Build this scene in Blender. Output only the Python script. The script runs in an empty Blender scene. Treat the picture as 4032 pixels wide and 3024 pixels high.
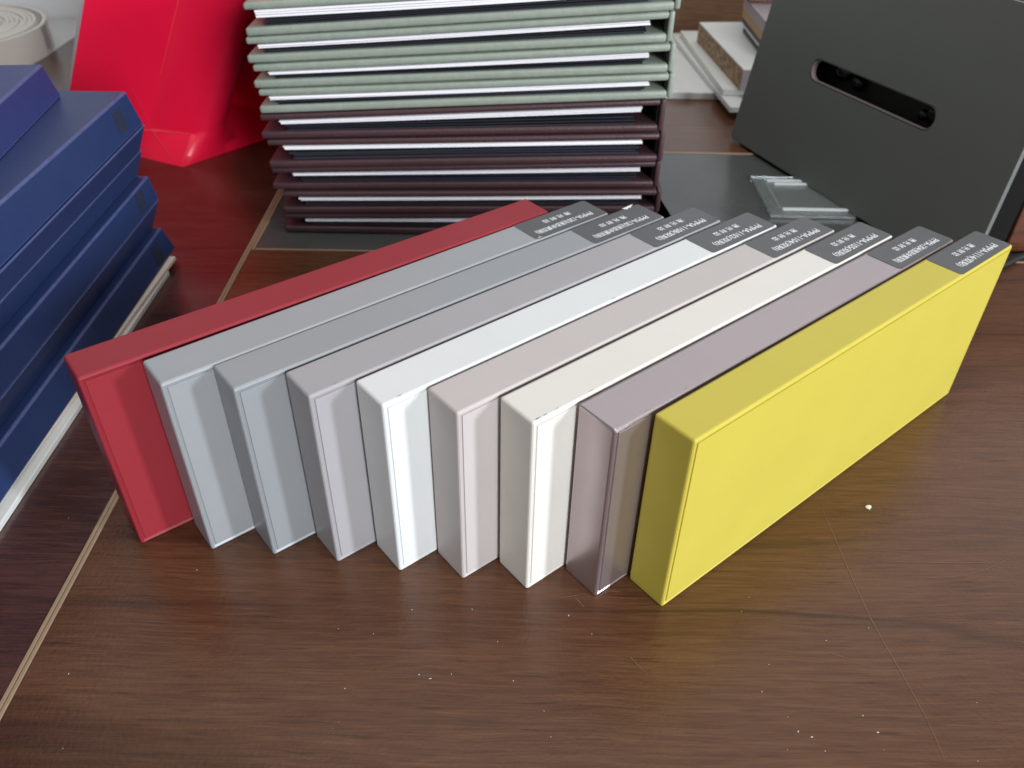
import bpy, bmesh, math, random
from mathutils import Vector, Matrix

random.seed(7)
S = bpy.context.scene
COL = S.collection
R = math.radians

# ------------------------------------------------------------------ camera
PITCH, ROLL, CAMZ = 0.664019, 0.017276, 0.244557
fw = Vector((0, math.cos(PITCH), -math.sin(PITCH)))
rt0 = Vector((1, 0, 0))
up0 = rt0.cross(fw)
rt = math.cos(ROLL) * rt0 + math.sin(ROLL) * up0
up = -math.sin(ROLL) * rt0 + math.cos(ROLL) * up0
cd = bpy.data.cameras.new('camera')
cam = bpy.data.objects.new('camera', cd)
COL.objects.link(cam)
cam.matrix_world = Matrix(((rt.x, up.x, -fw.x, 0), (rt.y, up.y, -fw.y, 0), (rt.z, up.z, -fw.z, CAMZ), (0, 0, 0, 1)))
cd.sensor_width = 36
cd.lens = 29.007
cd.clip_start = 0.01
cd.clip_end = 50
cd.dof.use_dof = True
cd.dof.focus_distance = 0.285
cd.dof.aperture_fstop = 20.0
S.camera = cam

# ------------------------------------------------------------------ light
W = bpy.data.worlds.new('World')
S.world = W
W.use_nodes = True
bg = W.node_tree.nodes['Background']
bg.inputs[0].default_value = (1.0, 0.97, 0.94, 1)
bg.inputs[1].default_value = 0.17

def area(name, loc, target, sx, sy, power, col):
    ld = bpy.data.lights.new(name, 'AREA')
    ld.shape = 'RECTANGLE'
    ld.size, ld.size_y = sx, sy
    ld.energy = power
    ld.color = col
    o = bpy.data.objects.new(name, ld)
    COL.objects.link(o)
    o.location = loc
    o.rotation_euler = (Vector(target) - Vector(loc)).to_track_quat('-Z', 'Y').to_euler()
    return o
# a window to the right, low; ceiling panels above; a wide window behind the viewer
area('window_light', (2.0, -0.67, 0.66), (0.05, 0.25, 0.05), 0.20, 0.42, 31, (0.86, 0.915, 1.0))
area('ceiling_light', (0.1, 0.15, 2.0), (0.1, 0.3, 0), 1.6, 1.2, 14.5, (1.0, 0.97, 0.92))
area('rear_window_light', (1.14, -1.84, 0.85), (0, 0.35, 0.05), 0.7, 0.8, 50, (0.93, 0.97, 1.0))

V = S.view_settings
V.view_transform = 'Standard'
V.look = 'None'
V.exposure = 0.12
V.gamma = 1.0
V.use_curve_mapping = False
S.cycles.max_bounces = 8

# ------------------------------------------------------------------ materials
def lin(r, g, b):
    f = lambda c: (c / 255 / 12.92) if c / 255 <= 0.04045 else ((c / 255 + 0.055) / 1.055) ** 2.4
    return (f(r), f(g), f(b), 1)

def mat(name, col, rough=0.45, metal=0.0, spec=0.5, mottle=0.05, mscale=60, bump=0.0, bscale=900, rvar=0.06, coat=0.0, scuff=0.0):
    """Principled with slight procedural colour, gloss and relief variation."""
    m = bpy.data.materials.new(name)
    m.use_nodes = True
    nt = m.node_tree
    N, L = nt.nodes, nt.links
    b = N['Principled BSDF']
    b.inputs['Metallic'].default_value = metal
    b.inputs['Specular IOR Level'].default_value = spec
    if coat:
        b.inputs['Coat Weight'].default_value = coat
        b.inputs['Coat Roughness'].default_value = 0.15
    tc = N.new('ShaderNodeTexCoord')
    out = tc.outputs['Object']
    n1 = N.new('ShaderNodeTexNoise')
    n1.inputs['Scale'].default_value = mscale
    n1.inputs['Detail'].default_value = 5
    L.new(out, n1.inputs['Vector'])
    mx = N.new('ShaderNodeMix')
    mx.data_type = 'RGBA'
    mx.inputs[6].default_value = tuple(c * (1 - mottle) for c in col[:3]) + (1,)
    mx.inputs[7].default_value = tuple(min(1, c * (1 + mottle)) for c in col[:3]) + (1,)
    L.new(n1.outputs['Fac'], mx.inputs[0])
    L.new(mx.outputs[2], b.inputs['Base Color'])
    mr = N.new('ShaderNodeMapRange')
    mr.inputs[3].default_value = max(0.03, rough - rvar)
    mr.inputs[4].default_value = rough + rvar
    n2 = N.new('ShaderNodeTexNoise')
    n2.inputs['Scale'].default_value = mscale * 0.6
    n2.inputs['Detail'].default_value = 6
    L.new(out, n2.inputs['Vector'])
    L.new(n2.outputs['Fac'], mr.inputs[0])
    L.new(mr.outputs[0], b.inputs['Roughness'])
    if scuff:
        # handling marks: sparse small smudges gathered in patches
        ns = N.new('ShaderNodeTexNoise'); ns.inputs['Scale'].default_value = 420; ns.inputs['Detail'].default_value = 3
        nm = N.new('ShaderNodeTexNoise'); nm.inputs['Scale'].default_value = 26; nm.inputs['Detail'].default_value = 2
        L.new(out, ns.inputs['Vector']); L.new(out, nm.inputs['Vector'])
        r1 = N.new('ShaderNodeMapRange'); r1.inputs[1].default_value = 0.66; r1.inputs[2].default_value = 0.74
        r2 = N.new('ShaderNodeMapRange'); r2.inputs[1].default_value = 0.55; r2.inputs[2].default_value = 0.70
        L.new(ns.outputs['Fac'], r1.inputs[0]); L.new(nm.outputs['Fac'], r2.inputs[0])
        mu = N.new('ShaderNodeMath'); mu.operation = 'MULTIPLY'
        L.new(r1.outputs[0], mu.inputs[0]); L.new(r2.outputs[0], mu.inputs[1])
        mk = N.new('ShaderNodeMath'); mk.operation = 'MULTIPLY'; mk.inputs[1].default_value = scuff
        L.new(mu.outputs[0], mk.inputs[0])
        m2 = N.new('ShaderNodeMix'); m2.data_type = 'RGBA'
        L.new(mk.outputs[0], m2.inputs[0]); L.new(mx.outputs[2], m2.inputs[6])
        m2.inputs[7].default_value = tuple(c * 0.45 for c in col[:3]) + (1,)
        L.new(m2.outputs[2], b.inputs['Base Color'])
    if bump:
        n3 = N.new('ShaderNodeTexNoise')
        n3.inputs['Scale'].default_value = bscale
        n3.inputs['Detail'].default_value = 2
        L.new(out, n3.inputs['Vector'])
        bp = N.new('ShaderNodeBump')
        bp.inputs['Strength'].default_value = bump
        bp.inputs['Distance'].default_value = 0.0004
        L.new(n3.outputs['Fac'], bp.inputs['Height'])
        L.new(bp.outputs[0], b.inputs['Normal'])
    return m

def wood(name, dark, mid, light, rough=0.245, bump=0.17, fine=1.15, vein=0.75, spec=0.5):
    m = bpy.data.materials.new(name)
    m.use_nodes = True
    nt = m.node_tree
    N, L = nt.nodes, nt.links
    b = N['Principled BSDF']
    b.inputs['Specular IOR Level'].default_value = spec
    tc = N.new('ShaderNodeTexCoord')
    # gentle waviness of the grain lines
    wv = N.new('ShaderNodeTexNoise')
    wv.inputs['Scale'].default_value = 7
    wv.inputs['Detail'].default_value = 2
    L.new(tc.outputs['Object'], wv.inputs['Vector'])
    ws = N.new('ShaderNodeVectorMath'); ws.operation = 'SUBTRACT'
    ws.inputs[1].default_value = (0.5, 0.5, 0.5)
    L.new(wv.outputs['Color'], ws.inputs[0])
    wm = N.new('ShaderNodeVectorMath'); wm.operation = 'MULTIPLY'
    wm.inputs[1].default_value = (0.0, 0.010, 0.0)
    L.new(ws.outputs[0], wm.inputs[0])
    ad = N.new('ShaderNodeVectorMath'); ad.operation = 'ADD'
    L.new(tc.outputs['Object'], ad.inputs[0]); L.new(wm.outputs[0], ad.inputs[1])
    def stretched(sx, sy, detail, rgh=0.55):
        mp = N.new('ShaderNodeMapping')
        mp.inputs['Scale'].default_value = (sx, sy, sy)
        L.new(ad.outputs[0], mp.inputs['Vector'])
        n = N.new('ShaderNodeTexNoise')
        n.inputs['Scale'].default_value = 1.0
        n.inputs['Detail'].default_value = detail
        n.inputs['Roughness'].default_value = rgh
        L.new(mp.outputs[0], n.inputs['Vector'])
        return n.outputs['Fac']
    broad = stretched(1.8, 24, 4)
    streak = stretched(26, 560, 4, 0.7)
    pore = stretched(70, 1500, 2, 0.6)
    va = stretched(1.0, 11, 3, 0.45)
    # ridged vein lines
    v1 = N.new('ShaderNodeMath'); v1.operation = 'SUBTRACT'; v1.inputs[1].default_value = 0.5
    L.new(va, v1.inputs[0])
    v2 = N.new('ShaderNodeMath'); v2.operation = 'ABSOLUTE'
    L.new(v1.outputs[0], v2.inputs[0])
    v3 = N.new('ShaderNodeMapRange')
    v3.inputs[1].default_value = 0.0; v3.inputs[2].default_value = 0.011
    v3.inputs[3].default_value = vein; v3.inputs[4].default_value = 0.0
    L.new(v2.outputs[0], v3.inputs[0])
    # sum of streaks
    s1 = N.new('ShaderNodeMath'); s1.operation = 'MULTIPLY_ADD'
    s1.inputs[1].default_value = 0.55
    L.new(streak, s1.inputs[0]); 
    s2 = N.new('ShaderNodeMath'); s2.operation = 'MULTIPLY'; s2.inputs[1].default_value = 0.36
    L.new(broad, s2.inputs[0]); L.new(s2.outputs[0], s1.inputs[2])
    s3 = N.new('ShaderNodeMath'); s3.operation = 'MULTIPLY_ADD'; s3.inputs[1].default_value = 0.30 * fine
    L.new(pore, s3.inputs[0]); L.new(s1.outputs[0], s3.inputs[2])
    cr = N.new('ShaderNodeValToRGB')
    e = cr.color_ramp.elements
    e[0].position = 0.40; e[0].color = dark
    e[1].position = 0.78; e[1].color = light
    k = cr.color_ramp.elements.new(0.58); k.color = mid
    L.new(s3.outputs[0], cr.inputs[0])
    # veins fade in and out; short dark pore ticks lie between them
    vm = N.new('ShaderNodeMapRange'); vm.inputs[1].default_value = 0.38; vm.inputs[2].default_value = 0.62
    L.new(stretched(5, 6, 2), vm.inputs[0])
    vf = N.new('ShaderNodeMath'); vf.operation = 'MULTIPLY'
    L.new(v3.outputs[0], vf.inputs[0]); L.new(vm.outputs[0], vf.inputs[1])
    tk = N.new('ShaderNodeMapRange'); tk.inputs[1].default_value = 0.60; tk.inputs[2].default_value = 0.72; tk.inputs[4].default_value = 0.55
    L.new(stretched(55, 900, 2, 0.5), tk.inputs[0])
    mxx = N.new('ShaderNodeMath'); mxx.operation = 'MAXIMUM'
    L.new(vf.outputs[0], mxx.inputs[0]); L.new(tk.outputs[0], mxx.inputs[1])
    mx = N.new('ShaderNodeMix'); mx.data_type = 'RGBA'
    L.new(mxx.outputs[0], mx.inputs[0])
    L.new(cr.outputs[0], mx.inputs[6])
    mx.inputs[7].default_value = tuple(c * 0.55 for c in dark[:3]) + (1,)
    L.new(mx.outputs[2], b.inputs['Base Color'])
    mr = N.new('ShaderNodeMapRange')
    mr.inputs[3].default_value = rough - 0.06; mr.inputs[4].default_value = rough + 0.08
    L.new(broad, mr.inputs[0]); L.new(mr.outputs[0], b.inputs['Roughness'])
    # pressed laminate texture
    n3 = N.new('ShaderNodeTexNoise'); n3.inputs['Scale'].default_value = 620; n3.inputs['Detail'].default_value = 3
    L.new(tc.outputs['Object'], n3.inputs['Vector'])
    h = N.new('ShaderNodeMath'); h.operation = 'MULTIPLY_ADD'; h.inputs[1].default_value = 0.5
    L.new(pore, h.inputs[0]); L.new(n3.outputs['Fac'], h.inputs[2])
    bp = N.new('ShaderNodeBump'); bp.inputs['Strength'].default_value = bump; bp.inputs['Distance'].default_value = 0.0008
    L.new(h.outputs[0], bp.inputs['Height']); L.new(bp.outputs[0], b.inputs['Normal'])
    return m

def chipboard(name):
    m = mat(name, (0.30, 0.19, 0.11, 1), 0.8, mottle=0.1)
    nt = m.node_tree; N, L = nt.nodes, nt.links
    vo = N.new('ShaderNodeTexVoronoi'); vo.inputs['Scale'].default_value = 420
    tc = N.new('ShaderNodeTexCoord'); L.new(tc.outputs['Object'], vo.inputs['Vector'])
    sp = N.new('ShaderNodeSeparateColor'); L.new(vo.outputs['Color'], sp.inputs[0])
    cr = N.new('ShaderNodeValToRGB')
    cr.color_ramp.elements[0].color = (0.17, 0.10, 0.055, 1); cr.color_ramp.elements[1].color = (0.45, 0.31, 0.19, 1)
    L.new(sp.outputs[0], cr.inputs[0]); L.new(cr.outputs[0], N['Principled BSDF'].inputs['Base Color'])
    return m

def clear(name, tint=(0.93, 0.97, 0.96, 1), rough=0.03, mixc=None):
    m = bpy.data.materials.new(name); m.use_nodes = True
    b = m.node_tree.nodes['Principled BSDF']
    b.inputs['Base Color'].default_value = tint
    b.inputs['Roughness'].default_value = rough
    b.inputs['Transmission Weight'].default_value = 0.9 if mixc is None else mixc
    b.inputs['IOR'].default_value = 1.49
    n = m.node_tree.nodes.new('ShaderNodeTexNoise'); n.inputs['Scale'].default_value = 90
    mr = m.node_tree.nodes.new('ShaderNodeMapRange'); mr.inputs[3].default_value = rough; mr.inputs[4].default_value = rough + 0.1
    m.node_tree.links.new(n.outputs['Fac'], mr.inputs[0]); m.node_tree.links.new(mr.outputs[0], b.inputs['Roughness'])
    return m

M = {}
M['desk'] = wood('brown_wood_laminate', (0.050, 0.0185, 0.0085, 1), (0.088, 0.0345, 0.0158, 1), (0.136, 0.060, 0.029, 1), spec=0.5, vein=0.85)
M['desk_side'] = wood('red_brown_wood_laminate', (0.018, 0.0065, 0.0045, 1), (0.050, 0.0175, 0.0115, 1), (0.095, 0.036, 0.022, 1), rough=0.24, spec=0.85)
M['insert'] = mat('dark_grey_insert', (0.072, 0.077, 0.075, 1), 0.26, bump=0.06, bscale=700)
M['tan'] = mat('tan_edge_banding', (0.30, 0.205, 0.13, 1), 0.55, mottle=0.15, mscale=200)
M['groove'] = mat('dark_groove', (0.12, 0.075, 0.045, 1), 0.8)
M['wall'] = mat('off_white_wall', (0.62, 0.64, 0.65, 1), 0.7, mscale=8, mottle=0.02)
M['grey_top'] = mat('pale_grey_laminate', (0.42, 0.43, 0.43, 1), 0.45)
M['wallwood'] = wood('light_brown_wood', (0.16, 0.085, 0.05, 1), (0.28, 0.155, 0.092, 1), (0.40, 0.24, 0.15, 1), rough=0.5)
M['cabinet'] = wood('orange_brown_wood', (0.035, 0.010, 0.004, 1), (0.10, 0.026, 0.009, 1), (0.15, 0.045, 0.016, 1), rough=0.4)
M['label'] = mat('charcoal_label_film', (0.088, 0.087, 0.090, 1), 0.36, mottle=0.04, mscale=300)
M['print'] = mat('silver_white_print', (0.80, 0.81, 0.83, 1), 0.4, mottle=0.02)
M['paper'] = mat('white_paper', (0.95, 0.94, 0.97, 1), 0.7, mottle=0.02)
M['black_sheet'] = mat('black_card', (0.030, 0.032, 0.042, 1), 0.38, mottle=0.1)
M['sage'] = mat('sage_leatherette', (0.28, 0.322, 0.27, 1), 0.42, mottle=0.16, mscale=220, bump=0.5, bscale=800)
M['burgundy'] = mat('burgundy_leatherette', (0.062, 0.030, 0.036, 1), 0.42, mottle=0.15, mscale=220, bump=0.5, bscale=800)
M['navy'] = mat('navy_leatherette', (0.016, 0.034, 0.112, 1), 0.46, mottle=0.12, mscale=90, bump=0.25, bscale=1100)
M['navy2'] = mat('violet_navy_leatherette', (0.021, 0.035, 0.135, 1), 0.46, mottle=0.12, mscale=90, bump=0.25, bscale=1100)
M['navy_rim_highlight'] = mat('navy_edge_highlight', (0.055, 0.075, 0.19, 1), 0.45, mottle=0.35, mscale=250)  # rim highlights painted into a lighter bevel colour, together with edge wear
M['mark'] = mat('dark_glue_residue', (0.018, 0.024, 0.055, 1), 0.6, mottle=0.8, mscale=900)
M['board_white'] = mat('white_board', (0.66, 0.67, 0.65, 1), 0.5)
M['board_cream'] = mat('cream_board', (0.72, 0.65, 0.56, 1), 0.6)
M['board_grey'] = mat('grey_mauve_board', (0.33, 0.29, 0.30, 1), 0.45)
M['board_tan'] = mat('tan_board_edge', (0.40, 0.25, 0.11, 1), 0.6)
M['board_black'] = mat('black_board', (0.012, 0.012, 0.012, 1), 0.5)
M['chip'] = chipboard('particle_board_edge')
M['red_bag'] = mat('glossy_red_paper', (0.95, 0.008, 0.055, 1), 0.34, mottle=0.03, mscale=30, bump=0.08, bscale=120)
M['red_crease'] = mat('red_crease_highlight', (1.0, 0.16, 0.24, 1), 0.4)  # paler pink paints the highlight along the folds
M['film'] = clear('thin_clear_film', (0.75, 0.68, 0.72, 1), 0.25, 0.75)
M['acrylic'] = clear('clear_acrylic', (0.86, 0.93, 0.92, 1), 0.04)
M['acrylic_edge'] = clear('acrylic_edge_highlight', (0.9, 0.92, 0.95, 1), 0.2, 0.35)  # whitish colour stands in for bright highlights on the plate edges
M['case'] = mat('dark_grey_green_case', (0.140, 0.150, 0.142, 1), 0.42, mottle=0.05, mscale=20, bump=0.12, bscale=2500)
M['case_black'] = mat('black_case_body', (0.006, 0.006, 0.006, 1), 0.8, spec=0.15)
M['case_inner'] = mat('olive_black_liner', (0.010, 0.011, 0.008, 1), 0.5)
M['slot'] = mat('pinkish_cut_edge', (0.28, 0.225, 0.22, 1), 0.5)
M['knob'] = mat('black_plastic', (0.006, 0.007, 0.011, 1), 0.25)
M['cable'] = mat('black_rubber', (0.012, 0.012, 0.012, 1), 0.45)
M['roll'] = mat('grey_beige_edge_band', (0.55, 0.52, 0.48, 1), 0.42, mottle=0.03)
M['roll_top'] = mat('banded_roll_edge', (0.36, 0.34, 0.31, 1), 0.6, mottle=0.1)
M['scuff'] = mat('grubby_scuff', (0.30, 0.26, 0.22, 1), 0.7, mottle=0.4, mscale=900)
M['dust'] = mat('white_dust', (0.80, 0.76, 0.70, 1), 0.8)
M['scratch'] = mat('pale_scratch', (0.20, 0.125, 0.085, 1), 0.6, mottle=0.5, mscale=700)

# ------------------------------------------------------------------ helpers
def obj(name, me, m=None, parent=None, loc=None, rotz=0.0):
    if isinstance(me, bmesh.types.BMesh):
        bm, me = me, bpy.data.meshes.new(name)
        bmesh.ops.recalc_face_normals(bm, faces=bm.faces)
        bm.to_mesh(me); bm.free()
    o = bpy.data.objects.new(name, me)
    COL.objects.link(o)
    if m is not None and not me.materials:
        me.materials.append(m)
    if parent is not None:
        o.parent = parent
    if loc is not None:
        o.location = loc
    o.rotation_euler[2] = rotz
    return o

def smooth(o, ang=40):
    me = o.data
    me.polygons.foreach_set('use_smooth', [True] * len(me.polygons))
    me.set_sharp_from_angle(angle=R(ang))
    return o

def tag(o, label, cat=None, group=None, kind=None):
    if label: o['label'] = label
    if cat: o['category'] = cat
    if group: o['group'] = group
    if kind: o['kind'] = kind
    return o

def empty(name, loc=(0, 0, 0), rotz=0):
    o = bpy.data.objects.new(name, None)
    o.empty_display_size = 0.02
    COL.objects.link(o)
    o.location = loc
    o.rotation_euler[2] = rotz
    return o

def box(x0, x1, y0, y1, z0, z1, bev=0.0, seg=2):
    bm = bmesh.new()
    bmesh.ops.create_cube(bm, size=1.0)
    for v in bm.verts:
        v.co = Vector(((x0 + x1) / 2 + v.co.x * (x1 - x0), (y0 + y1) / 2 + v.co.y * (y1 - y0), (z0 + z1) / 2 + v.co.z * (z1 - z0)))
    if bev:
        bmesh.ops.bevel(bm, geom=list(bm.edges), offset=bev, segments=seg, profile=0.5, affect='EDGES')
    return bm

def frustum(r0, z0, r1, z1, bev=0.0, seg=2):
    """r = (xmin, xmax, ymin, ymax) at bottom and top"""
    bm = bmesh.new()
    q = lambda r, z: [bm.verts.new((r[0], r[2], z)), bm.verts.new((r[1], r[2], z)), bm.verts.new((r[1], r[3], z)), bm.verts.new((r[0], r[3], z))]
    a, b = q(r0, z0), q(r1, z1)
    bm.faces.new(a[::-1]); bm.faces.new(b)
    for i in range(4):
        bm.faces.new((a[i], a[(i + 1) % 4], b[(i + 1) % 4], b[i]))
    if bev:
        bmesh.ops.bevel(bm, geom=list(bm.edges), offset=bev, segments=seg, profile=0.5, affect='EDGES')
    return bm

def tube(pts, r, n=8):
    bm = bmesh.new()
    rings = []
    P = [Vector(p) for p in pts]
    for i, p in enumerate(P):
        d = (P[min(i + 1, len(P) - 1)] - P[max(i - 1, 0)]).normalized()
        s = d.cross(Vector((0, 0, 1))).normalized(); t = s.cross(d)
        rings.append([bm.verts.new(p + r * (math.cos(a) * s + math.sin(a) * t)) for a in [2 * math.pi * k / n for k in range(n)]])
    for a, b in zip(rings, rings[1:]):
        for k in range(n):
            bm.faces.new((a[k], a[(k + 1) % n], b[(k + 1) % n], b[k]))
    bm.faces.new(rings[0][::-1]); bm.faces.new(rings[-1])
    return bm

def ribbon(pts, w, z):
    bm = bmesh.new()
    P = [Vector((p[0], p[1], z)) for p in pts]
    prev = None
    for i, p in enumerate(P):
        d = (P[min(i + 1, len(P) - 1)] - P[max(i - 1, 0)]).normalized()
        s = Vector((-d.y, d.x, 0)) * w * 0.5 * (0.35 + 0.65 * math.sin(math.pi * (i + 0.5) / len(P)))
        cur = (bm.verts.new(p + s), bm.verts.new(p - s))
        if prev: bm.faces.new((prev[0], prev[1], cur[1], cur[0]))
        prev = cur
    return bm

def curve_mesh(name, splines, extrude, bevel=0.0, res=3):
    c = bpy.data.curves.new(name + '_c', 'CURVE')
    c.dimensions = '2D'; c.fill_mode = 'BOTH'; c.extrude = extrude; c.bevel_depth = bevel; c.bevel_resolution = res
    for s in splines:
        sp = c.splines.new('POLY'); sp.points.add(len(s) - 1); sp.use_cyclic_u = True
        for i, q in enumerate(s): sp.points[i].co = (q[0], q[1], 0, 1)
    o = bpy.data.objects.new('tmp', c); COL.objects.link(o)
    dg = bpy.context.evaluated_depsgraph_get(); dg.update()
    me = bpy.data.meshes.new_from_object(o.evaluated_get(dg))
    me.name = name
    bpy.data.objects.remove(o)
    return me

def text_mesh(body, width, height):
    """printed line: x from 0 to width, y centred, tiny thickness"""
    c = bpy.data.curves.new('txt', 'FONT')
    c.body = body; c.size = 1.0; c.offset = 0.012; c.extrude = 0.004; c.resolution_u = 3
    o = bpy.data.objects.new('tmp', c); COL.objects.link(o)
    dg = bpy.context.evaluated_depsgraph_get(); dg.update()
    me = bpy.data.meshes.new_from_object(o.evaluated_get(dg))
    bpy.data.objects.remove(o)
    xs = [v.co.x for v in me.vertices]; ys = [v.co.y for v in me.vertices]
    x0, x1, y0, y1 = min(xs), max(xs), min(ys), max(ys)
    for v in me.vertices:
        v.co = Vector(((v.co.x - x0) / (x1 - x0) * width, ((v.co.y - y0) / (y1 - y0) - 0.5) * height, v.co.z * 0.005))
    me.materials.clear()
    return me

# ------------------------------------------------------------------ setting
desk = obj('desk', box(-0.1585, 1.6, -0.6, 0.4395, -0.03, 0.0, 0.0004, 1), M['desk'])
tag(desk, 'brown wood grain desk top', kind='structure')
obj('side_panel', box(-0.449, -0.1618, -0.6, 0.937, -0.03, 0.0, 0.0004, 1), M['desk_side'], desk)
obj('rear_panel', box(-0.1585, 1.6, 0.6005, 0.937, -0.03, 0.0, 0.0004, 1), M['desk'], desk)
obj('insert_panel', box(-0.1565, 1.6, 0.4412, 0.5988, -0.03, -0.0004, 0.0004, 1), M['insert'], desk)
for x0, x1 in ((-0.1617, -0.16025), (-0.15998, -0.1586)):
    obj('edge_strip', box(x0, x1, -0.6, 0.937, -0.03, 0.0003, 0.0002, 1), M['tan'], desk)
obj('seam_groove', box(-0.16025, -0.15998, -0.6, 0.937, -0.03, -0.0002), M['groove'], desk)
obj('edge_strip', box(-0.1564, 1.6, 0.4396, 0.4411, -0.03, 0.0003, 0.0003, 1), M['tan'], desk)
obj('edge_strip', box(-0.1564, 1.6, 0.5989, 0.6004, -0.03, 0.0003, 0.0003, 1), M['tan'], desk)
obj('edge_strip', box(-0.1584, -0.1566, 0.4396, 0.6004, -0.03, 0.0002, 0.0003, 1), M['tan'], desk)
for s in [[(.1269, .2343), (.1268, .2293), (.1274, .2113), (.1279, .1959), (.1288, .1807), (.1302, .1702), (.1319, .1595), (.1329, .1519), (.1341, .143), (.1344, .1345), (.1345, .1294)],
          [(.142, .2071), (.1551, .2067), (.1683, .2068), (.1817, .2073), (.1964, .2081)], [(.1566, .1994), (.1701, .2006), (.1803, .2041), (.1893, .2084), (.1984, .2123)],
          [(.0185, .1874), (.0223, .1881), (.0282, .1896)], [(.0363, .1908), (.0406, .1907)], [(.024, .188), (.0255, .186), (.0272, .1835)], [(.0416, .1635), (.046, .1579)], [(.1103, .1666), (.1159, .1643)]]:
    obj('scratch', ribbon(s, 0.00020, 0.00015), M['scratch'], desk)

side = obj('side_table', box(-1.6, -0.4505, -0.6, 0.937, -0.04, 0.0, 0.0008, 2), M['grey_top'])
tag(side, 'pale grey table top beside the wooden desk', kind='structure')
wall = obj('wall', box(-2.2, 2.2, 0.94, 0.99, -0.6, 1.6), M['wall'])
tag(wall, 'off-white wall behind the desk', kind='structure')

# dust
bm = bmesh.new()
pts = [(-.0253, .1541), (-.0527, .1383), (-.0464, .171), (-.0291, .1555), (-.0184, .1559), (-.0128, .1819), (-.0527, .15), (-.0589, .1728), (-.1157, .1973), (-.0342, .1812), (-.0034, .1687), (.0021, .1538), (.012, .1433), (.014, .1346), (.0215, .1799), (.0292, .1724), (.0834, .1829), (.0882, .1616), (.0869, .1318), (.0956, .1361), (.0985, .1316), (.114, .1436), (.1169, .138), (.1168, .1323), (.1268, .1769), (.1103, .1714), (.0898, .1427), (.1527, .1488), (.1445, .1292), (.0918, .1378), (.0835, .1514)]
for i in range(16):
    pts.append((random.uniform(-0.2, 0.25), random.uniform(0.1, 0.34)))
for i, (x, y) in enumerate(pts):
    r = random.uniform(0.00008, 0.00018) if i < 31 else random.uniform(0.00006, 0.00014)
    ln = random.choice((1, 1, 1.5, 2.5)) if i else 4
    a = random.uniform(0, 3.1)
    ca, sa = math.cos(a), math.sin(a)
    mtx = Matrix(((ca * r * ln, -sa * r, 0, x), (sa * r * ln, ca * r, 0, y), (0, 0, r * 0.6, r * 0.5), (0, 0, 0, 1)))
    bmesh.ops.create_icosphere(bm, subdivisions=1, radius=1.0, matrix=mtx)
tag(obj('dust_specks', bm, M['dust']), 'white dust specks on the wood', kind='stuff')

bm = bmesh.new()
bmesh.ops.create_icosphere(bm, subdivisions=2, radius=1.0)
for v in bm.verts:
    n = 1 + 0.35 * math.sin(7 * v.co.x + 3 * v.co.y) * math.cos(5 * v.co.z + 4 * v.co.y)
    v.co = Vector((v.co.x * 0.0013 * n, v.co.y * 0.0009 * n, max(v.co.z * 0.0006 * n, -0.0004)))
tag(obj('plastic_crumb', bm, M['dust'], loc=(0.1459, 0.2349, 0.00041), rotz=0.5), 'small white crumb on the desk right of the yellow block', 'crumb')

# ------------------------------------------------------------------ sample blocks
BL, BT, BH = 0.2, 0.016657, 0.080015

def rounded_grid(hx, hy, r, lift=None, th=0.00012):
    """thin film with rounded corners, centred; lift = (corner x sign, y sign, height, reach)"""
    ax = lambda h: [-h, -h + r * .3, -h + r * .65, -h + r] + [(-h + r) + (2 * h - 2 * r) * k / 8 for k in range(1, 8)] + [h - r, h - r * .65, h - r * .3, h]
    X, Y = ax(hx), ax(hy)
    bm = bmesh.new()
    g = []
    for x in X:
        row = []
        for y in Y:
            px, py = x, y
            if abs(x) > hx - r and abs(y) > hy - r:
                a = (abs(x) - hx + r) / r; b = (abs(y) - hy + r) / r
                px = math.copysign(hx - r + r * a * math.sqrt(1 - b * b / 2), x)
                py = math.copysign(hy - r + r * b * math.sqrt(1 - a * a / 2), y)
            z = 0.0
            if lift:
                d = math.hypot(px - lift[0] * hx, (py - lift[1] * hy))
                z = lift[2] * max(0, 1 - d / lift[3]) ** 2
            row.append(bm.verts.new((px, py, z + th)))
        g.append(row)
    for i in range(len(X) - 1):
        for j in range(len(Y) - 1):
            bm.faces.new((g[i][j], g[i + 1][j], g[i + 1][j + 1], g[i][j + 1]))
    ext = bmesh.ops.extrude_edge_only(bm, edges=[e for e in bm.edges if e.is_boundary])
    for v in [q for q in ext['geom'] if isinstance(q, bmesh.types.BMVert)]: v.co.z -= th
    return bm

def block_band():
    """edge-banded body: rounded box, both long faces stepped in for the face panels"""
    bm = box(0, BL, -BT, 0, 0, BH, 0.0010, 3)
    big = [f for f in bm.faces if f.calc_area() > 0.6 * BL * BH]
    bmesh.ops.inset_individual(bm, faces=big, thickness=0.0010, depth=0)
    for f in big:
        for v in f.verts: v.co.y += -math.copysign(0.0005, f.calc_center_median().y + BT / 2)
    me = bpy.data.meshes.new('edge_band'); 
    bmesh.ops.recalc_face_normals(bm, faces=bm.faces)
    bm.to_mesh(me); bm.free()
    return me
bandmesh = block_band()
def panel_mesh():
    i = 0.0010 + 0.0010 + 0.00005
    bm = box(i, BL - i, -0.00045, 0.0, i, BH - i, 0.00004, 1)
    me = bpy.data.meshes.new('face_panel'); bm.to_mesh(me); bm.free()
    return me
panelmesh = panel_mesh()

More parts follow.
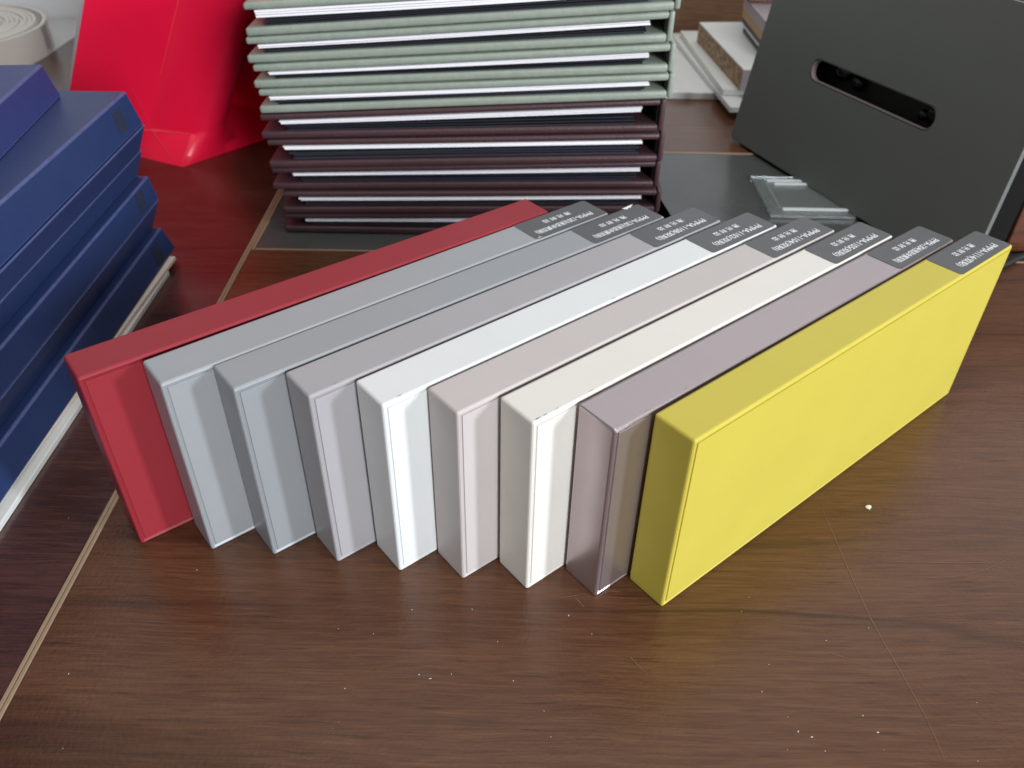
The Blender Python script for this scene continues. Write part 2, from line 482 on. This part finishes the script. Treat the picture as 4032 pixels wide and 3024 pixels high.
LONG = '(液态金属双贴)'
SHORT = '(双贴)'
hdr_mesh = text_mesh('激 光 封 边', 0.0152, 0.0029)
blocks = [
 # x, y, angle, colour, metal, rough, code, colour words, lift
 (-.1508, .22188, .67974, (0.275, 0.023, 0.033, 1), 0.0, 0.46, None, 'dark red sample block without a printed label, leftmost of the row', None),
 (-.12329, .21947, .69, (0.358, 0.374, 0.392, 1), 0.25, 0.42, 'PMMA-1301' + LONG, 'cool grey sample block touching the red block', None),
 (-.09928, .21755, .68521, (0.332, 0.348, 0.366, 1), 0.25, 0.42, 'PMMA-1301' + LONG, 'cool grey sample block third from the left with a torn label edge', None),
 (-.07469, .21463, .68777, (0.365, 0.352, 0.365, 1), 0.0, 0.44, 'PMMA-1108' + SHORT, 'mauve tinted mid grey sample block touching the cool white block', (1, -1, 0.0012, 0.005)),
 (-.05097, .21089, .68847, (0.70, 0.715, 0.715, 1), 0.0, 0.42, 'PMMA-1102' + SHORT, 'cool white sample block in the middle of the row', None),
 (-.02734, .20778, .68542, (0.52, 0.475, 0.465, 1), 0.0, 0.44, 'PMMA-1104' + SHORT, 'pale pinkish grey sample block between the two white blocks', None),
 (-.00389, .20363, .68569, (0.72, 0.695, 0.645, 1), 0.0, 0.42, 'PMMA-1105' + SHORT, 'warm ivory white sample block beside the mauve metallic block', None),
 (.0209, .20083, .68521, (0.50, 0.425, 0.435, 1), 0.82, 0.34, 'PMMA-1304' + LONG, 'mauve grey metallic sample block touching the yellow block', (0.55, -1, 0.0005, 0.006)),
 (.04439, .19677, .68824, (0.55, 0.465, 0.072, 1), 0.0, 0.44, 'PMMA-1114' + SHORT, 'bright yellow sample block, nearest of the row', None),
]
GB = 'edge-banded sample blocks standing in a stepped row'
for i, (x, y, a, col, met, rgh, code, lab, lift) in enumerate(blocks):
    t = empty('sample_block', (x, y, 0.0), a)
    tag(t, lab, 'sample block', GB)
    mb = mat('block_finish_%s' % lab.split(' sample')[0].replace(' ', '_'), col, rgh, metal=met, spec=0.3, mottle=0.045, mscale=38, bump=0.09, bscale=1300, rvar=0.1, scuff=0.35)
    me = bandmesh.copy(); me.materials.clear()
    obj('edge_band', me, mb, t)
    for yy, rz in ((-BT + 0.00047, 0), (-0.00004, 0)):
        pm = panelmesh.copy(); pm.materials.clear()
        obj('face_panel', pm, mb, t, loc=(0, yy, 0))
    if code:
        hx, hy = 0.0204, 0.00775
        lb = obj('label', rounded_grid(hx, hy, 0.0014, lift), M['label'], t, loc=(0.1789 + random.uniform(-.0003, .0003), -0.0083, BH + 0.00004), rotz=random.uniform(-0.012, 0.012))
        lng = code.endswith(LONG)
        if i in (3, 4, 6, 7):
            # small grubby scuffs along the upper near edges
            for q in range(5 if i == 6 else 2):
                u0 = 0.001 + random.random() ** 2 * (0.03 if i == 6 else 0.12); ln = random.uniform(0.0008, 0.003)
                bm = bmesh.new(); n_ = 6; P_ = []
                for kk in range(n_ + 1):
                    ww = random.uniform(0.00004, 0.00016) * math.sin(math.pi * (kk + .4) / (n_ + .8))
                    P_.append((bm.verts.new((u0 + ln * kk / n_, -BT + 0.00105 - ww, BH + 0.00003)), bm.verts.new((u0 + ln * kk / n_, -BT + 0.00105 + ww * 2, BH + 0.00003))))
                for e_, f_ in zip(P_, P_[1:]): bm.faces.new((e_[0], f_[0], f_[1], e_[1]))
                obj('scuff_mark', bm, M['scuff'], t)
        w = 0.0312 if lng else 0.0292
        cut = 0.465 if lng else 0.64
        obj('print', text_mesh(code[:9], w * cut, 0.0031), M['print'], lb, loc=(0.0146, -0.0035, 0.00022), rotz=math.pi)
        obj('print', text_mesh(code[9:], w * (1 - cut), 0.0038), M['print'], lb, loc=(0.0146 - w * cut - 0.0002, -0.0033, 0.00022), rotz=math.pi)
        h2 = hdr_mesh.copy(); h2.materials.clear()
        obj('print', h2, M['print'], lb, loc=(0.0070, 0.0022, 0.00022), rotz=math.pi)
        if i == 2:
            bm = bmesh.new()
            vs = [bm.verts.new(q) for q in ((0.0105, 0.0079, 0.0006), (0.0175, 0.0080, 0.0009), (0.0150, 0.0066, 0.0004), (0.0138, 0.0071, 0.0003), (0.0125, 0.0062, 0.0003))]
            bm.faces.new(vs)
            bmesh.ops.solidify(bm, geom=list(bm.faces), thickness=0.0001)
            obj('torn_paper_edge', bm, M['paper'], lb)
        if i == 1:
            bm = bmesh.new()
            vs = [bm.verts.new(q) for q in ((-0.0200, -0.0076, 0.0003), (-0.0172, -0.0078, 0.0004), (-0.0180, -0.0066, 0.0003))]
            bm.faces.new(vs)
            bmesh.ops.solidify(bm, geom=list(bm.faces), thickness=0.0001)
            obj('torn_paper_edge', bm, M['paper'], lb)

# ------------------------------------------------------------------ stack of sample albums
ZL = [0.0, .0130, .0276, .0420, .0597, .0743, .0885, .1018, .1160, .1335]
ZR = [0.0, .0183, .0335, .0505, .0680, .0872, .1015, .1170, .1333, .1500]
XL = [-.1420, -.1435, -.1475, -.1475, -.1462, -.1468, -.1470, -.1483, -.1475]
XR = [.0880, .0862, .0845, .0838, .0850, .0856, .0850, .0825, .0835]
names = ['bottom burgundy album, resting on the dark desk insert', 'burgundy album second from the bottom of the album stack', 'middle burgundy album, third from the bottom of the stack',
         'burgundy album second below the green ones in the stack', 'uppermost burgundy album, directly under the green albums',
         'lowest sage green album, directly on the burgundy ones', 'sage green album second from the lowest green one', 'sage green album directly under the top album', 'topmost sage green album of the stack with spread white pages']
DEP = 0.235
def warp(bm, f):
    for v in bm.verts: v.co.z = f(v.co.x, v.co.z, v.co.y)
    return bm
def slab(x0, x1, y0, y1, t, bev, seg, f, nx=14):
    bm = box(x0, x1, y0, y1, 0, t, 0)
    bmesh.ops.bisect_plane  # (no cut here; sliced below)
    for k in range(1, nx):
        xx = x0 + (x1 - x0) * k / nx
        bmesh.ops.bisect_plane(bm, geom=bm.verts[:] + bm.edges[:] + bm.faces[:], plane_co=(xx, 0, 0), plane_no=(1, 0, 0))
    if bev:
        ed = [e for e in bm.edges if len(e.link_faces) == 2 and e.calc_face_angle(0) > 0.5]
        bmesh.ops.bevel(bm, geom=ed, offset=bev, segments=seg, profile=0.5, affect='EDGES')
    for v in bm.verts: v.co.z += f(v.co.x)
    return bm
for i in range(9):
    burg = i < 5
    mc = M['burgundy'] if burg else M['sage']
    xl, xr = XL[i], XR[i]
    yf = 0.462 + random.uniform(-0.0018, 0.0018)
    a0, a1, b0, b1 = ZL[i], ZL[i + 1], ZR[i], ZR[i + 1]
    bow = random.uniform(0.0004, 0.0012) * (1 if i % 2 else 0.6)
    bott = lambda x, c=0.0: a0 + (b0 - a0) * (x - xl) / (xr - xl)
    topp = lambda x, c=0.0: a1 + (b1 - a1) * (x - xl) / (xr - xl)
    t = empty('sample_album', (0, 0, -0.0002), R(random.uniform(-0.22, 0.22)))
    tag(t, names[i], 'album', 'sample albums stacked on the desk')
    tc = 0.0037 if not burg else 0.0034
    e = 0.00028
    smooth(obj('bottom_cover', slab(xl, xr - 0.0032, yf, yf + DEP, tc + 0.0008, 0.0015, 3, lambda x: bott(x) + e), mc, t), 60)
    smooth(obj('top_cover', slab(xl + 0.001, xr - 0.0032, yf, yf + DEP, tc, 0.0013, 3, lambda x: topp(x) - tc - e - bow * 0.3 * math.sin(math.pi * (x - xl) / (xr - xl))), mc, t), 60)
    # spine board
    sp = frustum((xr - 0.0031, xr, yf + 0.0006, yf + DEP), b0 + 0.0004, (xr - 0.0031, xr, yf + 0.0006, yf + DEP), b1 - 0.0004, 0.0011, 3)
    smooth(obj('spine', sp, mc, t), 60)
    obj('spine_lining', box(xr - 0.0042, xr - 0.0033, yf + 0.004, yf + DEP - 0.004, b0 + tc + 0.001, b1 - tc - 0.0008), M['black_sheet'], t)
    inner0 = lambda x: bott(x) + tc + 0.0012
    inner1 = lambda x: topp(x) - tc - 0.0006
    # white leaves just under the top cover
    frac = (0.27 if burg else 0.36) * random.uniform(0.85, 1.15) if i != 8 else 0.46
    xw0, xw1 = xl + 0.0055 + 0.004 * random.random(), xr - 0.0115 - 0.003 * random.random()
    if burg: xw0 += 0.004
    nw = 3
    for k in range(nw):
        lo = lambda x, k=k: inner1(x) - (inner1(x) - inner0(x)) * frac * (k + 0.92) / nw
        th = (a1 - a0 - 2 * tc - 0.0018) * frac / nw * random.uniform(0.7, 0.97)
        am, ph = random.uniform(0.0001, 0.0004), random.uniform(-0.5, 0.7)
        obj('white_leaf', slab(xw0 + 0.0008 * k * random.random(), xw1 - 0.001 * random.random(), yf + 0.0001 + 0.0005 * random.random(), yf + DEP - 0.006, th, 0.00012, 1,
            lambda x, lo=lo, am=am, ph=ph: lo(x) - am * math.sin(ph + 3.4 * (x - xl) / (xr - xl))), M['paper'], t)
    nb = 4
    for k in range(nb):
        lo = lambda x, k=k: inner0(x) + (inner1(x) - inner0(x)) * (1 - frac) * (k + 0.08) / nb
        th = max(0.0003, (a1 - a0 - 2 * tc - 0.0018) * (1 - frac) / nb * random.uniform(0.4, 0.75))
        am, ph = random.uniform(-0.0002, 0.0005), random.uniform(-0.6, 0.6)
        obj('black_leaf', slab(xw0 + 0.0025 + 0.003 * random.random(), xw1 - 0.001 - 0.004 * random.random(), yf + 0.0012 + 0.0014 * random.random(), yf + DEP - 0.008, th, 0.00015, 1,
            lambda x, lo=lo, am=am, ph=ph: lo(x) + am * math.sin(ph + 3.1 * (x - xl) / (xr - xl))), M['black_sheet'], t)

# paper slip poking out from under the albums
bm = bmesh.new()
vs = [bm.verts.new(q) for q in ((0.080, 0.4870, 0), (0.1030, 0.4880, 0), (0.0985, 0.5200, 0), (0.080, 0.5230, 0))]
bm.faces.new(vs)
bmesh.ops.solidify(bm, geom=list(bm.faces), thickness=0.0002)
tag(obj('paper_slip', bm, M['board_white'], loc=(0, 0, 0.0000)), 'small white slip beside the lower right corner of the album stack', 'paper slip')

# ------------------------------------------------------------------ navy cases at the left
X0 = -0.44
GC = 'navy sample cases in the left stack'
def rim_lit(name, bm, m, t):
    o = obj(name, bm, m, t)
    o.data.materials.append(M['navy_rim_highlight'])
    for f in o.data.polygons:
        if f.area < 0.0005: f.material_index = 1  # small bevel faces carry the painted rim highlight
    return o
def case(label, m, lid=None, base=None, marks=None, rot=0, loc=(0, 0, 0), name='sample_case'):
    """lid=(z0,z1,xr0,xr1) widening downwards, base=(z0,z1,xr0,xr1) narrowing downwards; far ends at y=.43"""
    t = empty(name, loc, rot)
    tag(t, label, 'sample case', GC)
    Y0, Y1 = 0.135, 0.43
    if lid:
        z0, z1, x0, x1 = lid
        p = rim_lit('lid', frustum((X0, x0, Y0, Y1), z0, (X0 + 0.004, x1, Y0 + 0.004, Y1 - 0.004), z1, 0.0010, 3), m, t)
        if marks:
            yy0, yy1, s0, s1 = marks
            ln = lambda s: Vector((x0 + (x1 - x0) * s, 0, z0 + (z1 - z0) * s))
            nrm = Vector((z1 - z0, 0, x0 - x1)).normalized() * 0.00012
            bm = bmesh.new(); n = 5
            A = [bm.verts.new(ln(s0) + nrm + Vector((0, yy0 + (yy1 - yy0) * k / n, 0)) + (ln(1) - ln(0)) * random.uniform(-.03, .03)) for k in range(n + 1)]
            B = [bm.verts.new(ln(s1) + nrm + Vector((0, yy0 + (yy1 - yy0) * k / n, 0)) + (ln(1) - ln(0)) * random.uniform(-.03, .03)) for k in range(n + 1)]
            for k in range(n): bm.faces.new((A[k], A[k + 1], B[k + 1], B[k]))
            obj('label_residue', bm, M['mark'], p)
    if base:
        z0, z1, x0, x1 = base
        rim_lit('base', frustum((X0 + 0.004, x0, Y0 + 0.004, Y1 - 0.004), z0, (X0, x1, Y0, Y1), z1, 0.0008, 3), m, t)
    return t
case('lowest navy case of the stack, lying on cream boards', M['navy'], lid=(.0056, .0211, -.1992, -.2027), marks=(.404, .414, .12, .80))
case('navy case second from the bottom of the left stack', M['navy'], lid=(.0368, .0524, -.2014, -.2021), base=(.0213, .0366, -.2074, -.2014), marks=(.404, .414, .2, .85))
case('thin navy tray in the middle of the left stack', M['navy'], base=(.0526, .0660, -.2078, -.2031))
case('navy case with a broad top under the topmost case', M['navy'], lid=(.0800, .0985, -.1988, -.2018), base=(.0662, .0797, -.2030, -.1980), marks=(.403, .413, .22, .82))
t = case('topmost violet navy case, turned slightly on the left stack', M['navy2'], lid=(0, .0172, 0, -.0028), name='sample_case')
# topmost case is turned a little: shift geometry so its far right corner is the pivot
for ch in t.children:
    for v in ch.data.vertices:
        v.co.x += 0.0 if v.co.x > -0.2 else 0.19
        v.co.y -= 0.43
t.location = (-0.2307, 0.4168, 0.0986); t.rotation_euler[2] = R(6.4)

tag(obj('thin_board', box(-.23, 0, -.30, 0, .0030, .0054, .0003, 1), M['board_cream'], loc=(-.1965, .4205, 0), rotz=R(-1.6)), 'cream board directly beneath the navy cases', 'board', 'thin boards under the navy cases')
tag(obj('thin_board', box(-.43, -.1968, .12, .4085, .0001, .0029, .0003, 1), M['board_white']), 'white board lying on the desk under the cream board', 'board', 'thin boards under the navy cases')

# ------------------------------------------------------------------ roll of edge banding
rc, RR, RH, CR = Vector((-0.5332, 0.8044, 0)), 0.0855, 0.026, 0.043
t = empty('edge_band_roll', (rc.x, rc.y, 0.0002))
tag(t, 'grey beige roll of edge banding lying on the pale table', 'roll')
def ring(r0, r1, z0, z1, n=96, bev=0.0):
    bm = bmesh.new()
    prof = [(r0, z0), (r1, z0), (r1, z1 - bev), (r1 - bev, z1), (r0 + bev, z1), (r0, z1 - bev)] if bev else [(r0, z0), (r1, z0), (r1, z1), (r0, z1)]
    rows = [[bm.verts.new((r * math.cos(2 * math.pi * k / n), r * math.sin(2 * math.pi * k / n), z)) for r, z in prof] for k in range(n)]
    m = len(prof)
    for k in range(n):
        a, b = rows[k], rows[(k + 1) % n]
        for j in range(m):
            bm.faces.new((a[j], b[j], b[(j + 1) % m], a[(j + 1) % m]))
    return bm
r = CR
k = 0
while r < RR - 0.0005:
    w = min(random.choice((0.0016, 0.0022, 0.003, 0.004)), RR - r)
    z1 = RH - random.uniform(0, 0.0014)
    if RR - r - w < 0.002: w = RR - r; z1 = RH
    smooth(obj('wound_layer', ring(r + 0.0002, r + w - 0.0002, 0, z1, bev=0.0003), M['roll'] if w > 0.0021 else M['roll_top'], t), 40)
    r += w; k += 1
bm = box(0, 0.0007, -0.006, 0.006, 0.004, RH - 0.001)
obj('clear_tape', bm, M['film'], t, loc=(RR * math.cos(R(8)), RR * math.sin(R(8)), 0), rotz=R(8))

# ------------------------------------------------------------------ red paper bag leaning towards the albums
F = Vector((-0.238, 0.5574, 0))
dl = Vector((-0.908, 0.418, 0)); dr = Vector((0.646, 0.763, 0))
inn = (dl + dr).normalized()
t = empty('red_paper_bag', (F.x, F.y, 0))
tag(t, 'glossy red paper bag leaning behind the navy cases', 'paper bag')
def P3(a, b, z, out=0.0):
    """a along the left face, b along the right face, z up, out = towards the viewer"""
    n = Vector((-0.418, -0.908, 0))
    sh = (-dl) * (0.58 * max(0, z - 0.02))
    return dl * a + dr * b + sh + n * out + Vector((0, 0, z))
wl, wr = 0.118, 0.085
bm = bmesh.new()
zs = [0.0, 0.006, 0.0185, 0.022, 0.06, 0.11, 0.17, 0.23]
loops = []
dlt, lean = Vector((-0.992, 0.125, 0)), 0.12
def body_pt(u, z, ins):
    """u > 0 along the left face, u < 0 bending slowly away to the right"""
    if u >= 0:
        return P3(0, 0, z, -ins) + dlt * (0.096 * u) + Vector((0, 1, 0)) * (lean * z + 0.0030 * math.exp(-abs(u - 0.34) / 0.10))
    q = 0.085 * -u
    rr_, am = 0.022, 1.75
    ang = min(q / rr_, am)
    e1 = rr_ * math.sin(ang) + max(0, q - rr_ * am) * math.cos(am)
    e2 = rr_ * (1 - math.cos(ang)) + max(0, q - rr_ * am) * math.sin(am)
    return P3(0, 0, z, -ins) + (-dlt) * e1 + Vector((-dlt.y, -dlt.x, 0)) * e2 + Vector((0, lean * z, 0))
US = [1.0, 0.8, 0.6, 0.42, 0.34, 0.26, 0.12, 0.0, -0.06, -0.12, -0.18, -0.26, -0.34, -0.42, -0.6, -0.85, -1.1]
for j, z in enumerate(zs):
    f = min(1.0, z / 0.0185)
    row = []
    for u in US:
        top_ = body_pt(u, z, 0.013)
        base = P3(wl * u, 0, z) if u >= 0 else P3(0, wr * -u, z)
        row.append(base.lerp(top_, f))
    row.append(P3(wl * 0.0, wr * 1.15, z)); row.append(P3(wl, wr, z))
    loops.append([bm.verts.new(q) for q in row])
n = len(loops[0])
for a, b in zip(loops, loops[1:]):
    for k in range(n):
        bm.faces.new((a[k], a[(k + 1) % n], b[(k + 1) % n], b[k]))
bm.faces.new(loops[0]); bm.faces.new(loops[-1][::-1])
body = smooth(obj('body', bm, M['red_bag'], t), 24)
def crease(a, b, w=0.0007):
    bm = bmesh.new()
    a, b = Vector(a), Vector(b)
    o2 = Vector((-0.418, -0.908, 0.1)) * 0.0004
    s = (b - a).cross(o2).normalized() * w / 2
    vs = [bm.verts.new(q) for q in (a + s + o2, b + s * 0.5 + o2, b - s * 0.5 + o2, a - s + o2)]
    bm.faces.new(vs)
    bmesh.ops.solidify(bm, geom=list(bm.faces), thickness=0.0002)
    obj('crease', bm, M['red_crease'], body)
bp_ = lambda u, z: body_pt(u, z, 0.0122)
crease(bp_(.34, .23), bp_(.34, .115)); crease(bp_(.34, .115), bp_(.34, .06), 0.0006)
crease(bp_(.62, .0195), bp_(.30, .0195), 0.0012); crease(bp_(.30, .0195), bp_(.0, .0195), 0.0012)
crease(bp_(.30, .0195), P3(wl * .03, 0, .001, .0005), 0.0007)
crease(bp_(-.02, .0195), P3(0, 0, .001, .0006), 0.0010)
crease(bp_(.30, .0195), bp_(.52, .05), 0.0005)
crease(bp_(1.0, .045), bp_(.82, .036), 0.0009)
bm = bmesh.new()
vs = [bm.verts.new(q) for q in (body_pt(1, .03, .013), body_pt(1.012, .03, .013), body_pt(1.06, .23, .013), body_pt(1, .23, .013))]
bm.faces.new(vs)
bmesh.ops.solidify(bm, geom=list(bm.faces), thickness=0.0003)
obj('clear_film_edge', bm, M['film'], t)

# ------------------------------------------------------------------ dark slotted case leaning at the right
B0 = Vector((0.16795, 0.62636, 0.0)); d = Vector((0.3883, -0.92153, 0)); nb = Vector((0.92153, 0.3883, 0))
AL = R(8)
upv = math.cos(AL) * Vector((0, 0, 1)) + math.sin(AL) * nb
back = d.cross(upv)
if back.dot(nb) < 0: back = -back
# local frame: x along d, y up the panel, z towards the viewer
fr = Matrix(((d.x, upv.x, -back.x, B0.x), (d.y, upv.y, -back.y, B0.y), (d.z, upv.z, -back.z, B0.z + 0.0025), (0, 0, 0, 1)))
t = empty('slotted_case')
t.matrix_world = fr
tag(t, 'large dark grey flat case with an oblong hand slot, leaning back', 'case')
HT = 0.1397
fl, frr = -0.02, -0.05
def rpoly(pts, r, n=6):
    out = []
    m = len(pts)
    for i in range(m):
        p, a, b = Vector(pts[i]), Vector(pts[i - 1]), Vector(pts[(i + 1) % m])
        u, v = (a - p).normalized(), (b - p).normalized()
        for k in range(n + 1):
            s = k / n
            q = (p + u * r) * (1 - s) ** 2 + p * 2 * s * (1 - s) + (p + v * r) * s ** 2
            out.append((q.x, q.y))
    return out
outer = [(0, 0), (0.233, 0), (0.233 + frr * HT, HT), (-fl * HT, HT)]
so = rpoly(outer, 0.004)
def slotpts(g):
    x0, x1, y0, y1 = 0.0600 - g, 0.1708 + g, 0.0624 - g, 0.0770 + g
    return rpoly([(x0, y0), (x1, y0 + .0016), (x1, y1 + .0016), (x0, y1)], 0.0075)
o = obj('front_panel', curve_mesh('front_panel', [so, slotpts(0)], 0.0012, 0.0004, 2), M['case'], t)
o.data.materials.clear(); o.data.materials.append(M['case'])
# slot liner: a thin ring of pale cut edge
ls, li = slotpts(-0.00042), slotpts(-0.0007)
bm = bmesh.new()
ro = [[bm.verts.new((q[0], q[1], z)) for q in pts] for pts, z in ((ls, 0.0011), (ls, -0.0028), (li, -0.0028), (li, 0.0011))]
for j in range(4):
    a, b = ro[j], ro[(j + 1) % 4]
    for k in range(len(a)):
        bm.faces.new((a[k], a[(k + 1) % len(a)], b[(k + 1) % len(a)], b[k]))
obj('slot_liner', bm, M['slot'], t)
bso = rpoly([(0.002, 0.001), (0.2305, 0.001), (0.2305 + frr * HT, HT - 0.001), (-fl * HT + 0.002, HT - 0.001)], 0.005)
o = obj('rear_shell', curve_mesh('rear_shell', [bso, [(x, y) for x, y in slotpts(0.003)]], 0.0095, 0.0005, 1), None, t, loc=(0, 0, -0.0118))
o.data.materials.clear(); o.data.materials.append(M['case_black'])
obj('slot_back', box(0.045, 0.185, 0.052, 0.090, -0.0165, -0.0150), M['case_inner'], t)
def lump(x, y, r, z, sq=1.0):
    bm = bmesh.new()
    bmesh.ops.create_uvsphere(bm, u_segments=20, v_segments=12, radius=r)
    for v in bm.verts:
        v.co = Vector((v.co.x * sq + x, v.co.y + y, v.co.z * 0.6 + z))
    return smooth(obj('latch_knob', bm, M['knob'], t), 60)
lump(0.0755, 0.0725, 0.0062, -0.012, 1.3); lump(0.0915, 0.0695, 0.0052, -0.012); lump(0.160, 0.0715, 0.0070, -0.012); lump(0.151, 0.0685, 0.0036, -0.011); lump(0.1585, 0.0765, 0.003, -0.008)
obj('prop_leg', box(0.095, 0.135, 0.0, 0.0035, -0.065, -0.0225, 0.0004, 1), M['case_black'], t)
t2 = [c for c in t.children if c.name.startswith('prop_leg')][0]
t2.rotation_euler[0] = -AL

# ------------------------------------------------------------------ clear acrylic plate
t = empty('acrylic_holder', (0.167, 0.4934, 0.0))
tag(t, 'clear acrylic holder lying flat on the dark insert beside the slotted case', 'holder')
obj('base_plate', box(0, 0.105, 0, 0.0605, 0.0001, 0.0022), M['acrylic'], t)
for bx in ((0.0095, 0.098, 0.0070, 0.0092), (0.0095, 0.098, 0.0515, 0.0537), (0.0135, 0.098, 0.0466, 0.0484)):
    obj('rib', box(bx[0], bx[1], bx[2], bx[3], 0.00222, 0.0032), M['acrylic_edge'], t)
obj('rib', box(0.0078, 0.0088, 0.0070, 0.0537, 0.00222, 0.0029), M['acrylic'], t)

# ------------------------------------------------------------------ boards at the back right
G = 'sample boards piled at the back right'
def board(label, x0, x1, y0, y1, z0, z1, m, rot=0.0, edge=None, name='sample_board'):
    cx, cy = x0, y0
    if edge:
        o = empty(name, (cx, cy, 0), rot)
        obj('face', box(0, x1 - x0, 0, y1 - y0, z1 - 0.0011, z1, 0.0003, 1), m, o)
        obj('core', box(0.0001, x1 - x0 - .0001, 0.0012, y1 - y0, z0, z1 - 0.00115), edge, o)
        obj('end_band', box(0.0001, x1 - x0 - .0001, 0.0, 0.0011, z0, z1 - 0.00115), M['board_grey'], o)
    else:
        o = obj(name, box(0, x1 - x0, 0, y1 - y0, z0, z1, 0.0004, 1), m, loc=(cx, cy, 0), rotz=rot)
    return tag(o, label, 'board', G)
board('wide white board lying flat at the bottom of the back pile', .095, .36, .7165, .90, .0002, .0062, M['board_white'])
board('long off-white board jutting forward from the back pile', .1735, .27, .668, .875, .0064, .0110, M['board_white'], R(5))
board('thin white sheet on the jutting off-white board', .1715, .265, .695, .87, .0112, .0165, M['board_white'], R(3))
board('white board with a raw particle board edge in the back pile', .1845, .30, .690, .832, .0167, .0345, M['board_white'], R(5), M['chip'])
board('lower black sample plate on the white particle board', .2065, .30, .719, .80, .0347, .0395, M['board_black'])
board('grey plate between the two black sample plates', .2055, .30, .719, .80, .0397, .0425, M['board_white'])
board('upper black sample plate in the back pile', .2045, .30, .719, .80, .0427, .0475, M['board_black'])
board('tan edged sample plate above the black plates', .2035, .30, .719, .80, .0477, .0545, M['board_tan'])
o = board('grey mauve sample plate wrapped in clear film on top of the pile', .2030, .30, .719, .80, .0547, .0640, M['board_grey'])
obj('clear_wrap', box(-0.0004, 0.0975, -0.0004, 0.0814, .0644, .0652, .0003, 1), M['film'], o)
board('dark brown board laid across the top of the back pile', .2010, .36, .775, .83, .0655, .0800, M['cabinet'])
tag(obj('wood_panel', box(-.06, .75, .915, .9385, .0002, .055, .0006, 1), M['wallwood']), 'light brown wood panel standing upright behind the piled boards', 'wood panel')
# brown cabinet, white carton and cable at the right edge
tag(obj('wooden_box', box(.3005, .85, .452, .54, .0002, .116, .001, 2), M['cabinet']), 'orange brown wooden box at the right edge behind the slotted case', 'wooden box')
tag(obj('white_carton', box(.315, .60, .60, .72, .0002, .12, .001, 2), M['board_white']), 'white carton showing above the slotted case at the right edge', 'carton')
tag(smooth(obj('black_cable', tube([(.250, .402, .0022), (.272, .419, .0022), (.286, .4300, .0022), (.2946, .4351, .0022), (.3024, .4412, .0022), (.3095, .4448, .0022), (.330, .4475, .0022), (.36, .446, .0022), (.40, .440, .0022)], .0021, 10), M['cable']), 60), 'black cable lying on the desk beyond the yellow block', 'cable')
